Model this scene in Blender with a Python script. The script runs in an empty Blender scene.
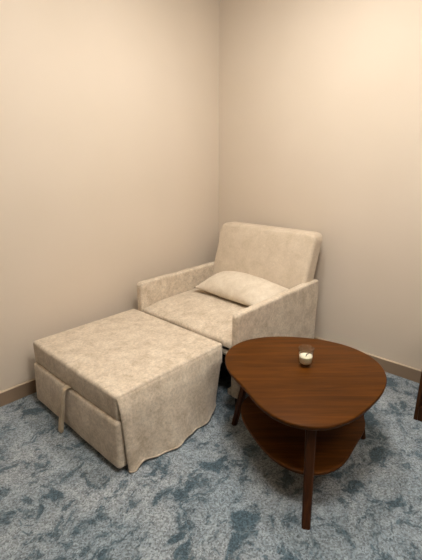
import bpy, bmesh, math, random
from mathutils import Vector, Matrix, noise
random.seed(7)
S = bpy.context.scene
COL = S.collection

# ------------------------------------------------------------------ camera
F, PITCH, YAW, ROLL, CX, CY, CZ = 390.79, 0.29489, -0.04113, -0.00242, 2.6932, 2.3809, 1.45
_a = math.pi * 1.25 + YAW
fw = Vector((math.cos(_a) * math.cos(PITCH), math.sin(_a) * math.cos(PITCH), -math.sin(PITCH)))
rt = fw.cross(Vector((0, 0, 1))).normalized()
up = rt.cross(fw)
c_, s_ = math.cos(ROLL), math.sin(ROLL)
rt, up = c_ * rt + s_ * up, -s_ * rt + c_ * up
cd = bpy.data.cameras.new('camera')
cd.sensor_fit = 'HORIZONTAL'
cd.sensor_width = 36.0
cd.lens = F * 36.0 / 422.0
cd.clip_start = 0.02
cam = bpy.data.objects.new('camera', cd)
COL.objects.link(cam)
M = Matrix((rt, up, -fw)).transposed().to_4x4()
M.translation = (CX, CY, CZ)
cam.matrix_world = M
S.camera = cam

# ------------------------------------------------------------------ light and exposure
w = bpy.data.worlds.new('room_ambient')
S.world = w
w.use_nodes = True
w.node_tree.nodes['Background'].inputs[0].default_value = (1.0, 0.86, 0.70, 1)
w.node_tree.nodes['Background'].inputs[1].default_value = 0.0

def globe(name, loc, radius, power, col):
    l = bpy.data.lights.new(name, 'POINT')
    l.shadow_soft_size = radius
    l.energy = power
    l.color = col
    o = bpy.data.objects.new(name, l)
    o.location = loc
    COL.objects.link(o)
    return o
globe('ceiling_and_fill_light', (1.86, 1.90, 2.56), 0.20, 62, (1.0, 0.975, 0.945))
globe('ceiling_and_fill_light', (1.45, 3.15, 2.58), 0.20, 27, (1.0, 0.975, 0.945))  # added fill light, brightens the left wall and outer arm
dl = bpy.data.lights.new('downlight', 'AREA')
dl.shape, dl.size, dl.energy, dl.color = 'DISK', 0.25, 14, (1.0, 0.975, 0.945)
dlo = bpy.data.objects.new('downlight', dl)
dlo.location = (1.00, 1.15, 2.68)
COL.objects.link(dlo)

vs = S.view_settings
S.display_settings.display_device = 'sRGB'
vs.view_transform = 'Standard'
vs.look = 'None'
vs.exposure = 0.40
vs.gamma = 1.0
vs.use_curve_mapping = False

# ------------------------------------------------------------------ materials
def srgb(r, g, b):
    f = lambda v: (v / 255) / 12.92 if v / 255 <= 0.04045 else ((v / 255 + 0.055) / 1.055) ** 2.4
    return (f(r), f(g), f(b), 1)

class Mat:
    def __init__(s, name, rough=0.8, spec=0.3):
        s.m = bpy.data.materials.new(name)
        s.m.use_nodes = True
        s.nt = s.m.node_tree
        s.b = s.nt.nodes['Principled BSDF']
        s.b.inputs['Roughness'].default_value = rough
        s.b.inputs['Specular IOR Level'].default_value = spec
        s.tc = s.nt.nodes.new('ShaderNodeTexCoord')
        s.vec = s.tc.outputs['Object']
    def n(s, t, **k):
        x = s.nt.nodes.new(t)
        for a, v in k.items():
            setattr(x, a, v)
        return x
    def l(s, a, b):
        s.nt.links.new(a, b)
    def mapping(s, rot=(0, 0, 0), scale=(1, 1, 1), vec=None):
        x = s.n('ShaderNodeMapping')
        x.inputs['Rotation'].default_value = rot
        x.inputs['Scale'].default_value = scale
        s.l(vec or s.vec, x.inputs['Vector'])
        return x.outputs[0]
    def noise(s, scale, detail=3, rough=0.5, dist=0.0, vec=None):
        x = s.n('ShaderNodeTexNoise')
        x.inputs['Scale'].default_value = scale
        x.inputs['Detail'].default_value = detail
        x.inputs['Roughness'].default_value = rough
        x.inputs['Distortion'].default_value = dist
        s.l(vec or s.vec, x.inputs['Vector'])
        return x.outputs['Fac']
    def ramp(s, fac, stops, interp='LINEAR'):
        x = s.n('ShaderNodeValToRGB')
        cr = x.color_ramp
        cr.interpolation = interp
        while len(cr.elements) < len(stops):
            cr.elements.new(0.5)
        for e, (p, c) in zip(cr.elements, stops):
            e.position = p
            e.color = c if len(c) == 4 else (*c, 1)
        s.l(fac, x.inputs[0])
        return x.outputs[0]
    def mix(s, fac, a, b, mode='MIX'):
        x = s.n('ShaderNodeMix', data_type='RGBA', blend_type=mode)
        if isinstance(fac, (int, float)):
            x.inputs[0].default_value = fac
        else:
            s.l(fac, x.inputs[0])
        for v, i in ((a, 6), (b, 7)):
            if isinstance(v, tuple):
                x.inputs[i].default_value = v
            else:
                s.l(v, x.inputs[i])
        return x.outputs[2]
    def color(s, c):
        if isinstance(c, tuple):
            s.b.inputs['Base Color'].default_value = c
        else:
            s.l(c, s.b.inputs['Base Color'])
    def bump(s, h, strength=0.2, dist=0.01):
        x = s.n('ShaderNodeBump')
        x.inputs['Strength'].default_value = strength
        x.inputs['Distance'].default_value = dist
        s.l(h, x.inputs['Height'])
        s.l(x.outputs[0], s.b.inputs['Normal'])

G = lambda v: (v, v, v, 1)

# painted wall
mw = Mat('wall_paint', 0.75, 0.25)
nz = mw.noise(1.3, 2)
mw.color(mw.ramp(nz, [(0.3, srgb(209, 194, 174)), (0.7, srgb(214, 199, 180))]))
mw.bump(mw.noise(260, 2), 0.06, 0.002)
mwf = Mat('unseen_wall_dark_tone', 0.7, 0.2)  # plain tone for the unseen far walls, darkened to cut bounced light
mwf.color(mwf.ramp(mwf.noise(1.3, 2), [(0.3, srgb(120, 104, 88)), (0.7, srgb(128, 112, 95))]))
mceil = Mat('ceiling_paint', 0.9, 0.1)
mceil.color(mceil.ramp(mceil.noise(2, 2), [(0.3, srgb(226, 220, 210)), (0.7, srgb(230, 224, 215))]))

# vinyl skirting board
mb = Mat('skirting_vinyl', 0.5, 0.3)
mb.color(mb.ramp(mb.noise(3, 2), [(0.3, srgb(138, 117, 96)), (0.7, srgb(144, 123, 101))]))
mb2 = Mat('skirting_top_highlight', 0.5, 0.3)  # paler vinyl colour, a highlight painted along the top edge
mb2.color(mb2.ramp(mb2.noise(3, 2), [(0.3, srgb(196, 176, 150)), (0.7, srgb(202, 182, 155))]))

# cut pile carpet
mc = Mat('carpet_pile', 1.0, 0.05)
warp = mc.n('ShaderNodeTexNoise')
warp.inputs['Scale'].default_value = 5.0
warp.inputs['Detail'].default_value = 3
mc.l(mc.vec, warp.inputs['Vector'])
wv = mc.n('ShaderNodeVectorMath', operation='MULTIPLY_ADD')
mc.l(warp.outputs['Color'], wv.inputs[0])
wv.inputs[1].default_value = (0.22, 0.22, 0.0)
mc.l(mc.vec, wv.inputs[2])
v1 = mc.mapping(rot=(0, 0, math.radians(-32)), scale=(1.0, 1.35, 1.0), vec=wv.outputs[0])
n1 = mc.noise(6.0, 6, 0.66, 0.15, v1)
v2 = mc.mapping(rot=(0, 0, math.radians(35)), scale=(1.0, 1.25, 1.0), vec=wv.outputs[0])
n2 = mc.noise(11, 5, 0.68, 0.2, v2)
dark = mc.ramp(n1, [(0.46, G(0)), (0.54, G(0.32)), (0.60, G(0.95))])  # dark patches: pile shading painted in, partly the carpet's own pattern
dark2 = mc.ramp(n2, [(0.48, G(0)), (0.56, G(0.25)), (0.61, G(0.85))])
dk = mc.mix(1.0, dark, dark2, 'LIGHTEN')
soft = mc.ramp(mc.noise(2.2, 2), [(0.35, srgb(150, 156, 159)), (0.65, srgb(133, 144, 150))])
base = mc.mix(dk, soft, srgb(62, 82, 92))
vor = mc.n('ShaderNodeTexVoronoi')
vor.inputs['Scale'].default_value = 165
mc.l(mc.vec, vor.inputs['Vector'])
sepc = mc.n('ShaderNodeSeparateColor')
mc.l(vor.outputs['Color'], sepc.inputs[0])
grain = mc.ramp(sepc.outputs[0], [(0.0, G(0.50)), (1.0, G(1.45))])
mc.color(mc.mix(1.0, base, grain, 'MULTIPLY'))
mc.bump(sepc.outputs[1], 0.35, 0.006)
mc.b.inputs['Sheen Weight'].default_value = 0.25
mc.b.inputs['Sheen Roughness'].default_value = 0.6

# crushed velvet upholstery
def velvet(name, a, b, c, spk=0.12, scale=1.0):
    m = Mat(name, 0.85, 0.15)
    wn = m.noise(14 * scale, 5, 0.65, 0.5)
    big = m.ramp(wn, [(0.34, b), (0.5, a), (0.68, c)])
    sp = m.ramp(m.noise(75 * scale, 4, 0.75, 0.4), [(0.36, G(1 - spk)), (0.6, G(1.0 + spk * 0.4))])
    m.color(m.mix(1.0, big, sp, 'MULTIPLY'))
    m.bump(m.noise(120, 3, 0.6), 0.25, 0.003)
    m.b.inputs['Sheen Weight'].default_value = 0.35
    m.b.inputs['Sheen Roughness'].default_value = 0.45
    m.b.inputs['Sheen Tint'].default_value = (1, 0.95, 0.88, 1)
    return m.m
vel = velvet('cream_velvet', srgb(205, 189, 167), srgb(190, 173, 150), srgb(217, 203, 182), 0.20)
velb = velvet('backrest_velvet', srgb(202, 185, 162), srgb(195, 178, 154), srgb(209, 193, 171), 0.08)
velp = velvet('pillow_velvet', srgb(214, 200, 179), srgb(205, 190, 168), srgb(222, 210, 190), 0.06)
vstrap = velvet('strap_velvet', srgb(190, 172, 144), srgb(176, 156, 128), srgb(202, 186, 160), 0.1)
velpipe = velvet('piping_velvet', srgb(186, 170, 146), srgb(176, 158, 134), srgb(196, 180, 156), 0.1)

# walnut
def walnut(name, rot, lo, mid, hi, rough=0.46, spec=0.10):
    m = Mat(name, rough, spec)
    v = m.mapping(rot=rot, scale=(1.0, 1.0, 1.0))
    st = m.mapping(scale=(1.2, 16, 16), vec=v)
    f1 = m.noise(2.2, 5, 0.6, 0.7, st)
    st2 = m.mapping(scale=(2.5, 110, 110), vec=v)
    f2 = m.noise(2.0, 3, 0.6, 0.2, st2)
    c = m.ramp(f1, [(0.28, lo), (0.5, mid), (0.72, hi)])
    p = m.ramp(f2, [(0.35, G(0.86)), (0.65, G(1.08))])
    # planks glued edge to edge
    sep = m.n('ShaderNodeSeparateXYZ')
    m.l(v, sep.inputs[0])
    pl = m.n('ShaderNodeMath', operation='MULTIPLY')
    m.l(sep.outputs[1], pl.inputs[0]); pl.inputs[1].default_value = 9.0
    fl = m.n('ShaderNodeMath', operation='FLOOR')
    m.l(pl.outputs[0], fl.inputs[0])
    wn = m.n('ShaderNodeTexWhiteNoise', noise_dimensions='1D')
    m.l(fl.outputs[0], wn.inputs['W'])
    t = m.ramp(wn.outputs['Value'], [(0.0, G(0.86)), (1.0, G(1.12))])
    m.color(m.mix(1.0, m.mix(1.0, c, p, 'MULTIPLY'), t, 'MULTIPLY'))
    m.bump(f2, 0.05, 0.002)
    return m.m
GR = math.radians(-133)
W_LO, W_MID, W_HI = srgb(66, 35, 6), srgb(82, 45, 8), srgb(99, 55, 11)
wal = walnut('walnut_top', (0, 0, GR), W_LO, W_MID, W_HI)
walleg = walnut('walnut_leg', (0, math.radians(90), 0), srgb(54, 29, 12), srgb(68, 37, 15), srgb(80, 45, 18), 0.46, 0.15)
walcab = walnut('walnut_cabinet', (0, math.radians(90), 0), srgb(56, 33, 16), srgb(70, 42, 20), srgb(82, 50, 24), 0.5, 0.15)

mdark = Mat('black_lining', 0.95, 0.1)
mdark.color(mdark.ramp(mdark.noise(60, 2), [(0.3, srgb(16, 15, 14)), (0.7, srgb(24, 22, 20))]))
mplast = Mat('black_plastic', 0.5, 0.4)
mplast.color(mplast.ramp(mplast.noise(30, 2), [(0.3, srgb(24, 22, 22)), (0.7, srgb(34, 32, 31))]))

mg = Mat('clear_glass', 0.02, 0.5)
mg.nt.nodes.remove(mg.b)
_out = [n for n in mg.nt.nodes if n.type == 'OUTPUT_MATERIAL'][0]
_tr = mg.n('ShaderNodeBsdfTransparent')
mg.l(mg.ramp(mg.noise(4, 1), [(0.3, (0.95, 0.96, 0.93, 1)), (0.7, (0.96, 0.97, 0.94, 1))]), _tr.inputs[0])
_gl = mg.n('ShaderNodeBsdfGlossy')
_gl.inputs['Roughness'].default_value = 0.04
_lw = mg.n('ShaderNodeLayerWeight')
_lw.inputs['Blend'].default_value = 0.5
_fr = mg.n('ShaderNodeMapRange')
_pw = mg.n('ShaderNodeMath', operation='POWER')
mg.l(_lw.outputs['Facing'], _pw.inputs[0]); _pw.inputs[1].default_value = 2.5
mg.l(_pw.outputs[0], _fr.inputs[0])
_fr.inputs['To Min'].default_value = 0.04
_fr.inputs['To Max'].default_value = 0.75
_mx = mg.n('ShaderNodeMixShader')
mg.l(_fr.outputs[0], _mx.inputs[0]); mg.l(_tr.outputs[0], _mx.inputs[1]); mg.l(_gl.outputs[0], _mx.inputs[2])
mg.l(_mx.outputs[0], _out.inputs[0])
mwax = Mat('candle_wax', 0.5, 0.4)
mwax.color(mwax.ramp(mwax.noise(20, 2), [(0.3, srgb(240, 230, 208)), (0.7, srgb(247, 239, 220))]))
mwax.b.inputs['Subsurface Weight'].default_value = 0.2
mwax.b.inputs['Subsurface Radius'].default_value = (0.02, 0.015, 0.01)
mwick = Mat('burnt_wick', 0.9, 0.1)
mwick.color(mwick.ramp(mwick.noise(200, 2), [(0.3, srgb(22, 20, 20)), (0.7, srgb(40, 36, 34))]))

# ------------------------------------------------------------------ mesh helpers
def link(name, bm, mat, parent=None, origin=None, smooth=True):
    """one mesh object; bm in world coordinates"""
    bmesh.ops.recalc_face_normals(bm, faces=bm.faces)
    org = Vector(parent_origin(parent)) if parent else Vector(origin or (0, 0, 0))
    bmesh.ops.translate(bm, verts=bm.verts, vec=-org)
    me = bpy.data.meshes.new(name)
    bm.to_mesh(me)
    bm.free()
    if smooth:
        for p in me.polygons:
            p.use_smooth = True
    me.materials.append(mat if not isinstance(mat, Mat) else mat.m)
    o = bpy.data.objects.new(name, me)
    COL.objects.link(o)
    if parent:
        o.parent = parent
    else:
        o.location = org
    return o
ORG = {}
def parent_origin(p):
    return ORG[p.name]
def thing(name, loc, label, cat):
    o = bpy.data.objects.new(name, None)
    o.empty_display_size = 0.1
    o.location = loc
    COL.objects.link(o)
    ORG[o.name] = loc
    o['label'] = label
    o['category'] = cat
    return o
def sub(o, parent_name_origin):
    ORG[o.name] = parent_name_origin

def axis_samples(h, r, k, m):
    a = [-h + r * (1 - math.cos(math.pi / 2 * i / k)) for i in range(k)]
    inner = [-h + r + (2 * h - 2 * r) * i / m for i in range(m + 1)]
    return a + inner + [-x for x in reversed(a)]

def rbox(lo, hi, r=0.02, k=4, m=10, fn=None, bm=None):
    """soft box between two corners with rounded edges; fn(p, u) displaces, u in -1..1 per axis"""
    bm = bm or bmesh.new()
    lo, hi = Vector(lo), Vector(hi)
    c = (lo + hi) / 2
    H = (hi - lo) / 2
    R = min(r, min(H) * 0.98)
    ax = [axis_samples(H[i], R, k, m) for i in range(3)]
    seen = {}
    def vert(p):
        key = tuple(round(x, 6) for x in p)
        if key not in seen:
            q = Vector([max(-H[i] + R, min(H[i] - R, p[i])) for i in range(3)])
            d = Vector(p) - q
            v = q + d.normalized() * R if d.length > 1e-9 else Vector(p)
            u = Vector([v[i] / H[i] for i in range(3)])
            v = v + c
            if fn:
                v = fn(v, u)
            seen[key] = bm.verts.new(v)
        return seen[key]
    for d in range(3):
        e, f = [(1, 2), (2, 0), (0, 1)][d]
        for s in (-1, 1):
            for i in range(len(ax[e]) - 1):
                for j in range(len(ax[f]) - 1):
                    vs_ = []
                    for a, b in ((i, j), (i + 1, j), (i + 1, j + 1), (i, j + 1)):
                        p = [0, 0, 0]
                        p[d] = s * H[d]; p[e] = ax[e][a]; p[f] = ax[f][b]
                        vs_.append(vert(p))
                    if len(set(vs_)) == 4:
                        try:
                            bm.faces.new(vs_ if s > 0 else vs_[::-1])
                        except ValueError:
                            pass
    return bm

def tube(pts, r, n=8, bm=None, flat=1.0):
    bm = bm or bmesh.new()
    rings = []
    pts = [Vector(p) for p in pts]
    for i, p in enumerate(pts):
        t = (pts[min(i + 1, len(pts) - 1)] - pts[max(i - 1, 0)]).normalized()
        a = t.cross(Vector((0, 0, 1)))
        if a.length < 1e-3:
            a = Vector((1, 0, 0))
        a.normalize()
        b = t.cross(a)
        rings.append([bm.verts.new(p + (a * math.cos(q) + b * math.sin(q) * flat) * r) for q in [2 * math.pi * k / n for k in range(n)]])
    for a, b in zip(rings, rings[1:]):
        for k in range(n):
            bm.faces.new((a[k], a[(k + 1) % n], b[(k + 1) % n], b[k]))
    bm.faces.new(rings[0][::-1]); bm.faces.new(rings[-1])
    return bm

def lathe(profile, c, n=40, bm=None):
    """closed profile of (r, z) turned round the vertical axis at c"""
    bm = bm or bmesh.new()
    rows = []
    for r, z in profile:
        if r < 1e-6:
            rows.append([bm.verts.new((c[0], c[1], c[2] + z))])
        else:
            rows.append([bm.verts.new((c[0] + r * math.cos(2 * math.pi * k / n), c[1] + r * math.sin(2 * math.pi * k / n), c[2] + z)) for k in range(n)])
    for a, b in zip(rows, rows[1:]):
        for k in range(n):
            q = []
            for v in (a[k % len(a)], a[(k + 1) % len(a)], b[(k + 1) % len(b)], b[k % len(b)]):
                if v not in q:
                    q.append(v)
            if len(q) > 2:
                bm.faces.new(q)
    return bm

def sm(x):
    x = max(0.0, min(1.0, x))
    return x * x * (3 - 2 * x)
def corner(a, b, ca, cb, R):
    """round the outline of a slab in the plane (a, b) beyond the corner centre (ca, cb)"""
    da, db = (a - ca[0]) * ca[1], (b - cb[0]) * cb[1]
    if da > 0 and db > 0:
        p, q = min(1.0, da / R), min(1.0, db / R)
        return ca[0] + ca[1] * R * p * math.sqrt(1 - q * q / 2), cb[0] + cb[1] * R * q * math.sqrt(1 - p * p / 2)
    return a, b
def nz3(p, s=1.0):
    return noise.noise(Vector(p) * s)

# ------------------------------------------------------------------ the room
RX, RY, RZ, T = 4.2, 4.0, 2.7, 0.12
def struct(name, lo, hi, mat, r=0.0005):
    bm = bmesh.new()
    bmesh.ops.create_cube(bm, size=1)
    for v in bm.verts:
        v.co = Vector([lo[i] if v.co[i] < 0 else hi[i] for i in range(3)])
    o = link(name, bm, mat, smooth=False)
    o['kind'] = 'structure'
    return o
struct('floor', (-T, -T, -0.1), (RX + T, RY + T, 0), mc)
struct('ceiling', (-T, -T, RZ), (RX + T, RY + T, RZ + 0.1), mceil)
struct('wall_left', (-T, -T, 0), (RX + T, 0, RZ), mw)
struct('wall_right', (-T, 0, 0), (0, RY, RZ), mw)
struct('wall_back', (RX, 0, 0), (RX + T, RY, RZ), mwf)
struct('wall_front', (-T, RY, 0), (RX + T, RY + T, RZ), mwf)
HB = 0.0943
def skirting(name, lo, hi, axis):
    root = struct(name, lo, hi, mb)
    return root
def skirt_profile(name, axis, length):
    # board with a rounded top edge, run along one wall
    prof = [(0.0, 0.0), (0.011, 0.0), (0.011, HB - 0.006), (0.0095, HB - 0.002), (0.006, HB), (0.0, HB)]
    bm = bmesh.new()
    rows = []
    for s in (0.0, length):
        rows.append([bm.verts.new((s, d, z) if axis == 'x' else (d, s, z)) for d, z in prof])
    n = len(prof)
    for i in range(n):
        bm.faces.new((rows[0][i], rows[0][(i + 1) % n], rows[1][(i + 1) % n], rows[1][i]))
    bm.faces.new(rows[0]); bm.faces.new(rows[1][::-1])
    o = link(name, bm, mb, smooth=False)
    o['kind'] = 'structure'
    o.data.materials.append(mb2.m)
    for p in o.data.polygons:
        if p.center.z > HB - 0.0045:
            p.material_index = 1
skirt_profile('baseboard_left', 'x', RX)
skirt_profile('baseboard_right', 'y', RY)

# ------------------------------------------------------------------ armchair
SO = (0.62, 0.64, 0.0)
chair = thing('sofa_armchair', SO, 'wide cream velvet armchair with low square arms in the corner of the room', 'armchair')
AX0, AX1 = 0.147, 1.088       # arm back and front
AZ0, AZ1 = 0.075, 0.622
YL0, YL1 = 0.168, 0.222
YR0, YR1 = 1.060, 1.113
def arm(y0, y1):
    def f(v, u):
        out = 1 if y0 > 0.6 else -1
        v.x, v.z = corner(v.x, v.z, (AX1 - 0.035, 1), (AZ1 - 0.035, 1), 0.035)
        v.y += 0.003 * nz3((v.x, 0, v.z), 9) + 0.004 * (1 - u.x ** 2) * (1 - u.z ** 2) * out
        v.z += 0.003 * nz3((v.x, 3, 0), 5) * (u.z > 0.5)
        return v
    return rbox((AX0, y0, AZ0), (AX1, y1, AZ1), 0.014, 5, 30, f)
link('armrest', arm(YL0, YL1), vel, chair)
link('armrest', arm(YR0, YR1), vel, chair)
# seat cushion: crowned, rolled front
def seat_f(v, u):
    if u.z > 0:
        v.z += 0.012 * (1 - u.x ** 2) * (1 - u.y ** 4) - 0.022 * sm((u.x - 0.55) / 0.45)
        v.z += 0.004 * nz3((v.x, v.y, 0), 6)
    return v
link('seat_cushion', rbox((0.26, 0.217, 0.325), (1.081, 1.064, 0.458), 0.026, 5, 18, seat_f), vel, chair)
# backrest: reclined slab, wide top corners rounded
def back_f(v, u):
    Rc = 0.055
    v.y, v.z = corner(v.y, v.z, (BKY1 - Rc, 1), (BKZ1 - Rc, 1), Rc)
    v.y, v.z = corner(v.y, v.z, (BKY0 + Rc, -1), (BKZ1 - Rc, 1), Rc)
    t = (v.z - 0.36)
    v.x -= 0.315 * t
    if u.x > 0:
        v.x += 0.016 * (1 - u.y ** 4) * (1 - u.z ** 4)
    v.x += 0.003 * nz3((0, v.y, v.z), 6)
    v.y += 0.004 * nz3((v.x, 0, v.z), 5)
    return v
BKX0, BKX1, BKY0, BKY1, BKZ0, BKZ1 = 0.258, 0.385, 0.206, 1.088, 0.36, 0.957
link('backrest', rbox((BKX0, BKY0, BKZ0), (BKX1, BKY1, BKZ1), 0.024, 6, 24, back_f), velb, chair)
# piping along the front edge of the backrest's right side and top
def bk(y, z, dx=0.0):
    return (BKX1 - 0.315 * (z - 0.36) + dx, y, z)
# base under the seat
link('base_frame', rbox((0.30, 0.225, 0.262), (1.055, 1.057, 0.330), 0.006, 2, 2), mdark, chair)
link('back_panel', rbox((0.17, 0.222, 0.09), (0.205, 1.060, 0.40), 0.006, 2, 2), vel, chair)
for y in (0.235, 1.045):
    link('base_rail', rbox((0.20, y - 0.013, 0.078), (1.083, y + 0.013, 0.118), 0.005, 2, 2), vel, chair)
for x in (0.22, 1.04):
    for y in (0.195, 1.086):
        link('foot', lathe([(0, 0), (0.018, 0), (0.021, 0.012), (0.021, 0.084), (0, 0.084)], (x, y, 0), 20), mplast, chair)

# ------------------------------------------------------------------ pillow
def pillow():
    bm = bmesh.new()
    N = 30
    LX, LY, TH = 0.167, 0.355, 0.105     # half depth, half length, half thickness
    grid = {}
    for s in (1, -1):
        for i in range(N + 1):
            for j in range(N + 1):
                u, v = -1 + 2 * i / N, -1 + 2 * j / N
                edge = i in (0, N) or j in (0, N)
                if edge and s < 0:
                    grid[s, i, j] = grid[1, i, j]
                    continue
                # pinched sides, pointed corners
                x = LX * u * (1 - 0.07 * (1 - v * v) * abs(u) ** 3)
                y = LY * v * (1 - 0.06 * (1 - u * u) * abs(v) ** 3)
                t = ((1 - abs(u) ** 2.2) * (1 - abs(v) ** 2.2)) ** 0.7
                z = s * TH * t * (1.0 if s > 0 else 0.6)
                z += 0.006 * nz3((x, y, s), 9) * t
                r = abs(u) * abs(v)
                z += 0.004 * math.sin(18 * (u * v)) * r * (1 - r) * s * t
                grid[s, i, j] = bm.verts.new((x, y, z))
    for s in (1, -1):
        for i in range(N):
            for j in range(N):
                q = [grid[s, i, j], grid[s, i + 1, j], grid[s, i + 1, j + 1], grid[s, i, j + 1]]
                bm.faces.new(q if s > 0 else q[::-1])
    return bm
PC = Vector((0.505, 0.668, 0.540))
pb = pillow()
R_ = Matrix.Rotation(math.radians(-4), 4, 'Z') @ Matrix.Rotation(math.radians(12), 4, 'Y')
bmesh.ops.transform(pb, matrix=Matrix.Translation(PC) @ R_, verts=pb.verts)
pil = link('throw_pillow', pb, velp, origin=(PC.x, PC.y, 0.475))
pil['label'] = 'small plump cream pillow lying on the armchair seat against the backrest'
pil['category'] = 'pillow'
# ------------------------------------------------------------------ pull-out ottoman
OO = (1.46, 0.57, 0.0)
ott = thing('ottoman', OO, 'large boxy cream velvet ottoman with a draped side skirt in front of the armchair', 'ottoman')
X0, X1, Y0, Y1, ZT = 1.093, 1.847, 0.134, 1.006, 0.418
def top_f(v, u):
    if u.z > 0:
        v.z += 0.007 * (1 - u.x ** 4) * (1 - u.y ** 4) + 0.0035 * nz3((v.x, v.y, 0), 7) * (1 - u.x ** 6) * (1 - u.y ** 6)
    if u.x > 0.5:
        v.x += 0.006 * (1 - u.y ** 2) * (1 - u.z ** 2)
        v.x += 0.003 * nz3((0, v.y, v.z), 9)
    return v
link('top_cushion', rbox((X0, Y0, 0.280), (X1, Y1, ZT), 0.016, 4, 22, top_f), vel, ott)
# lower front pad, padded and rolled on its upper edge
def pad_f(v, u):
    if u.x > 0:
        v.x += 0.010 * (1 - u.y ** 4) * (1 - u.z ** 2) + 0.003 * nz3((0, v.y, v.z), 8)
    v.z += 0.005 * (u.y + 1) / 2 * (u.z > 0) + 0.002 * nz3((0, v.y, 0), 6)
    # the pad leans outwards a little towards its lower edge
    v.x += 0.010 * (1 - u.z) / 2
    return v
link('front_panel', rbox((X1 - 0.055, Y0 - 0.004, 0.022), (X1 + 0.012, Y1 + 0.012, 0.282), 0.022, 5, 16, pad_f), vel, ott)
link('base_box', rbox((X0 + 0.02, Y0 + 0.012, 0.035), (X1 - 0.05, Y1 - 0.03, 0.284), 0.008, 2, 3), mdark, ott)
for x in (X0 + 0.07, X1 - 0.09):
    for y in (Y0 + 0.06, Y1 - 0.07):
        link('foot', lathe([(0, 0), (0.02, 0), (0.022, 0.01), (0.022, 0.04), (0, 0.04)], (x, y, 0), 20), mplast, ott)
# side skirt, a cloth flap hanging from the top edge
def skirt():
    bm = bmesh.new()
    NS, NT = 64, 30
    def pt(s, t, off):
        # s: 0 at the front corner .. 1 at the armchair; t: 0 top edge .. 1 hem
        xt = X1 - 0.004 + (X0 + 0.022 - X1) * s
        xb = X1 - 0.020 + (X0 + 0.105 - X1) * s
        x = xt + (xb - xt) * t
        hem = 0.006 + 0.010 * (0.5 + 0.5 * math.sin(s * 12.5 + 0.5)) * (s > 0.05) + 0.022 * sm((s - 0.72) / 0.28)
        hem -= 0.003 * math.sin(29 * s)
        z = ZT - 0.004 - (ZT - 0.004 - hem) * t
        roll = 0.012 * sm(t / 0.05) - 0.008
        bulge = 0.058 * math.sin(math.pi * min(1, s * 1.02)) ** 0.8
        fold = 0.010 * math.sin(s * 15.0 + 0.6 + 0.8 * t) + 0.005 * math.sin(s * 33.0 + 1.7 - 1.4 * t)
        y = Y1 + roll + (0.010 + bulge * t ** 1.1) * sm(t / 0.25) + fold * t ** 1.5
        y += 0.004 * nz3((x, 0, z), 8) * t + 0.010 * sm(t / 0.2) * (1 - sm(s / 0.15))
        if t > 0.955:
            y += 0.003
        if off:
            y -= 0.007
        return (x, y, z)
    A = [[bm.verts.new(pt(i / NS, j / NT, 0)) for j in range(NT + 1)] for i in range(NS + 1)]
    B = [[bm.verts.new(pt(i / NS, j / NT, 1)) for j in range(NT + 1)] for i in range(NS + 1)]
    for i in range(NS):
        for j in range(NT):
            bm.faces.new((A[i][j], A[i + 1][j], A[i + 1][j + 1], A[i][j + 1]))
            bm.faces.new((B[i][j + 1], B[i + 1][j + 1], B[i + 1][j], B[i][j]))
    for i in range(NS):
        for j in (0, NT):
            bm.faces.new((A[i][j], B[i][j], B[i + 1][j], A[i + 1][j]))
    for j in range(NT):
        for i in (0, NS):
            bm.faces.new((A[i][j], A[i][j + 1], B[i][j + 1], B[i][j]))
    # rolled hem
    tube([Vector(pt(i / NS, 1.0, 0)) + Vector((0, -0.002, 0.004)) for i in range(NS + 1)], 0.0055, 8, bm)
    return bm
link('side_skirt', skirt(), vel, ott)
# pull strap: a doubled band coming out between cushion and panel
def strap():
    bm = bmesh.new()
    W = 0.038
    path = [(X1 - 0.02, 0.283), (X1 + 0.014, 0.288), (X1 + 0.030, 0.277), (X1 + 0.037, 0.245), (X1 + 0.040, 0.20), (X1 + 0.046, 0.14), (X1 + 0.052, 0.085), (X1 + 0.058, 0.016)]
    path2 = [(X1 - 0.02, 0.292), (X1 + 0.017, 0.297), (X1 + 0.038, 0.283), (X1 + 0.046, 0.245), (X1 + 0.050, 0.20), (X1 + 0.055, 0.14), (X1 + 0.060, 0.085), (X1 + 0.066, 0.014)]
    for k, pth in enumerate((path, path2)):
        rows = []
        n = 24
        for i in range(n + 1):
            f = i / n * (len(pth) - 1)
            a = min(int(f), len(pth) - 2)
            g = f - a
            p0, p1, p2, p3 = pth[max(a - 1, 0)], pth[a], pth[a + 1], pth[min(a + 2, len(pth) - 1)]
            cr = lambda q: 0.5 * (2 * p1[q] + (p2[q] - p0[q]) * g + (2 * p0[q] - 5 * p1[q] + 4 * p2[q] - p3[q]) * g * g + (3 * p1[q] - p0[q] - 3 * p2[q] + p3[q]) * g ** 3)
            x, z = cr(0), cr(1)
            yc = 0.567 - 0.048 * (i / n) ** 1.3 + 0.010 * k * (1 - i / n)
            hw = W / 2 * (1 - 0.12 * math.sin(math.pi * i / n))
            th = 0.0025
            rows.append([bm.verts.new(v) for v in ((x + th, yc - hw, z), (x + th * 1.8, yc, z), (x + th, yc + hw, z), (x - th, yc + hw, z - th * 0.5), (x - th, yc - hw, z - th * 0.5))])
        for a, b in zip(rows, rows[1:]):
            for q in range(5):
                bm.faces.new((a[q], a[(q + 1) % 5], b[(q + 1) % 5], b[q]))
        bm.faces.new(rows[0]); bm.faces.new(rows[-1][::-1])
    return bm
o = link('pull_strap', strap(), vstrap, ott)
o['label'] = 'doubled cream fabric pull strap'

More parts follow.
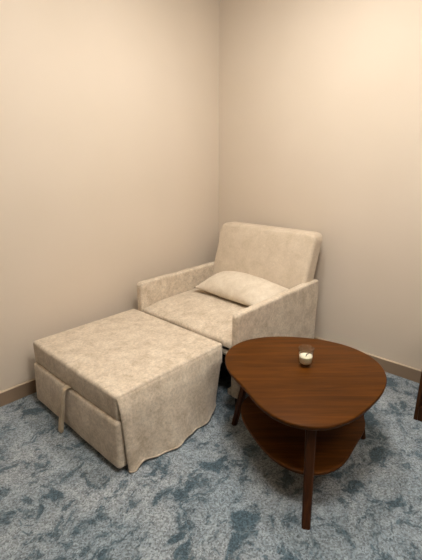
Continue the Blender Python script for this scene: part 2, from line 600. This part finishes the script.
# ------------------------------------------------------------------ coffee table
TC = Vector((1.160, 1.590, 0.0))
TZ = 0.460
OUT = [(1.265, 1.173), (1.073, 1.115), (0.881, 1.226), (0.749, 1.419), (0.705, 1.612), (0.783, 1.781), (0.901, 1.874), (1.014, 1.902), (1.167, 1.905), (1.311, 1.878), (1.41, 1.84), (1.477, 1.789), (1.505, 1.713), (1.491, 1.582), (1.423, 1.393), (1.342, 1.249)]
# radius of the outline as a smooth periodic function of the angle (least-squares Fourier series)
def fit_outline(polar=None):
    K = 4
    pts = []
    for x, y in OUT:
        d = Vector((x - TC.x, y - TC.y))
        pts.append((math.atan2(d.y, d.x), d.length))
    if polar:
        pts = [(math.radians(a), r) for a, r in polar]
    nb = 2 * K + 1
    def basis(t):
        b = [1.0]
        for k in range(1, K + 1):
            b += [math.cos(k * t), math.sin(k * t)]
        return b
    A = [[0.0] * (nb + 1) for _ in range(nb)]
    for t, r in pts:
        b = basis(t)
        for i in range(nb):
            for j in range(nb):
                A[i][j] += b[i] * b[j]
            A[i][nb] += b[i] * r
    for i in range(nb):
        A[i][i] += 1e-3 * (1 + i)
    for i in range(nb):
        p = max(range(i, nb), key=lambda q: abs(A[q][i]))
        A[i], A[p] = A[p], A[i]
        for q in range(nb):
            if q != i:
                f = A[q][i] / A[i][i]
                for j in range(i, nb + 1):
                    A[q][j] -= f * A[i][j]
    c = [A[i][nb] / A[i][i] for i in range(nb)]
    return lambda t: sum(a * b for a, b in zip(c, basis(t)))
_rad0 = fit_outline()
rad = lambda t: _rad0(t) + 0.003 + 0.008 * math.cos(t - math.radians(40))
rad_shelf = fit_outline([(-87, .337), (-74, .325), (-51, .300), (-20, .287), (0, .300), (17, .332), (33, .354), (51, .322), (75, .286), (102, .272), (125, .295), (153, .335), (180, .315), (-147, .300), (-118, .318)])
def slab(z0, z1, rad, edge, inset_bottom, n=128):
    """rounded-triangle board: crisp top, undercut lower edge"""
    bm = bmesh.new()
    prof = [(-edge, z1), (-edge * 0.3, z1 - edge * 0.25), (0.0, z1 - edge), (-inset_bottom * 0.25, z0 + edge * 0.9), (-inset_bottom, z0)]
    ts = [2 * math.pi * k / n for k in range(n)]
    rings = [[bm.verts.new((TC.x + (rad(t) + d) * math.cos(t), TC.y + (rad(t) + d) * math.sin(t), z)) for t in ts] for d, z in prof]
    for a, b in zip(rings, rings[1:]):
        for k in range(n):
            bm.faces.new((a[k], b[k], b[(k + 1) % n], a[(k + 1) % n]))
    bm.faces.new(rings[0]); bm.faces.new(rings[-1][::-1])
    return bm
TO = (TC.x, TC.y, 0.0)
tab = thing('coffee_table', TO, 'dark walnut rounded-triangle coffee table on three splayed legs beside the armchair', 'table')
o = link('tabletop', slab(TZ - 0.024, TZ, rad, 0.006, 0.007), wal, tab)
o2 = link('lower_shelf', slab(0.190, 0.208, rad_shelf, 0.005, 0.004), wal, tab)
def leg(fx, fy):
    """tapered, chamfered, splayed leg from the foot up to the underside of the top"""
    bm = bmesh.new()
    d = Vector((fx - TC.x, fy - TC.y, 0))
    rf = d.length
    d.normalize()
    tng = Vector((-d.y, d.x, 0))
    rows = []
    n = 12
    for i in range(n + 1):
        t = i / n
        z = t * (TZ - 0.023)
        r = rf - 0.098 * t
        c = Vector((TC.x, TC.y, 0)) + d * r + Vector((0, 0, z))
        hw = 0.0175 + 0.004 * t
        hd = 0.014 + 0.005 * t
        ch = 0.006
        loop = []
        for a, b in ((hw - ch, hd), (hw, hd - ch), (hw, -hd + ch), (hw - ch, -hd), (-hw + ch, -hd), (-hw, -hd + ch), (-hw, hd - ch), (-hw + ch, hd)):
            loop.append(bm.verts.new(c + tng * a + d * b))
        rows.append(loop)
    for a, b in zip(rows, rows[1:]):
        for q in range(8):
            bm.faces.new((a[q], a[(q + 1) % 8], b[(q + 1) % 8], b[q]))
    bm.faces.new(rows[0]); bm.faces.new(rows[-1][::-1])
    return bm
for f in ((1.192, 1.180), (1.508, 1.820), (0.808, 1.770)):
    link('leg', leg(*f), walleg, tab, smooth=False)

# ------------------------------------------------------------------ candle glass
CC = (1.070, 1.533, TZ)
can = thing('candle_glass', CC, 'small clear glass candle holder with white wax standing on the coffee table', 'candle')
RB, RT, HG = 0.031, 0.0385, 0.098
outer = [(0, 0), (RB - 0.004, 0), (RB, 0.004), (RB + 0.0035, 0.02), (RB + 0.0055, 0.05), (RT - 0.0005, HG - 0.002), (RT - 0.0014, HG)]
inner = [(RT - 0.0030, HG - 0.002), (RB + 0.0025, 0.05), (RB + 0.0005, 0.025), (RB - 0.003, 0.016), (0, 0.013)]
link('glass', lathe(outer + inner, CC, 48), mg, can)
link('wax', lathe([(0, 0.0140), (RB - 0.0040, 0.0168), (RB - 0.0003, 0.0255), (RB + 0.0017, 0.050), (RB + 0.0019, 0.0545), (RB - 0.002, 0.0520), (0, 0.0510)], CC, 40), mwax, can)
link('wick', tube([(CC[0], CC[1], CC[2] + 0.049), (CC[0] - 0.002, CC[1] + 0.002, CC[2] + 0.060), (CC[0] - 0.009, CC[1] + 0.011, CC[2] + 0.068)], 0.0022, 8), mwick, can)

# ------------------------------------------------------------------ cabinet at the right edge
KX1, KY0, KY1, KH = 0.452, 1.927, 2.43, 0.56
KO = (0.24, (KY0 + KY1) / 2, 0.0)
cab = thing('side_cabinet', KO, 'dark walnut open cabinet at the right edge of the photo against the wall', 'cabinet')
KX0 = 0.02
for y0 in (KY0, KY1 - 0.02):
    link('side_panel', rbox((KX0, y0, 0.0), (KX1, y0 + 0.02, KH - 0.022), 0.002, 2, 2), walcab, cab, smooth=False)
link('plinth', rbox((KX0 + 0.01, KY0 + 0.02, 0.0), (KX1 - 0.004, KY1 - 0.02, 0.085), 0.002, 2, 2), walcab, cab, smooth=False)
link('back_panel', rbox((KX0, KY0 + 0.02, 0.085), (KX0 + 0.012, KY1 - 0.02, KH - 0.022), 0.001, 2, 2), walcab, cab, smooth=False)
link('shelf', rbox((KX0 + 0.012, KY0 + 0.02, 0.30), (KX1 - 0.02, KY1 - 0.02, 0.318), 0.002, 2, 2), walcab, cab, smooth=False)
link('cabinet_top', rbox((KX0, KY0, KH - 0.022), (KX1 + 0.004, KY1, KH), 0.003, 2, 2), walcab, cab, smooth=False)
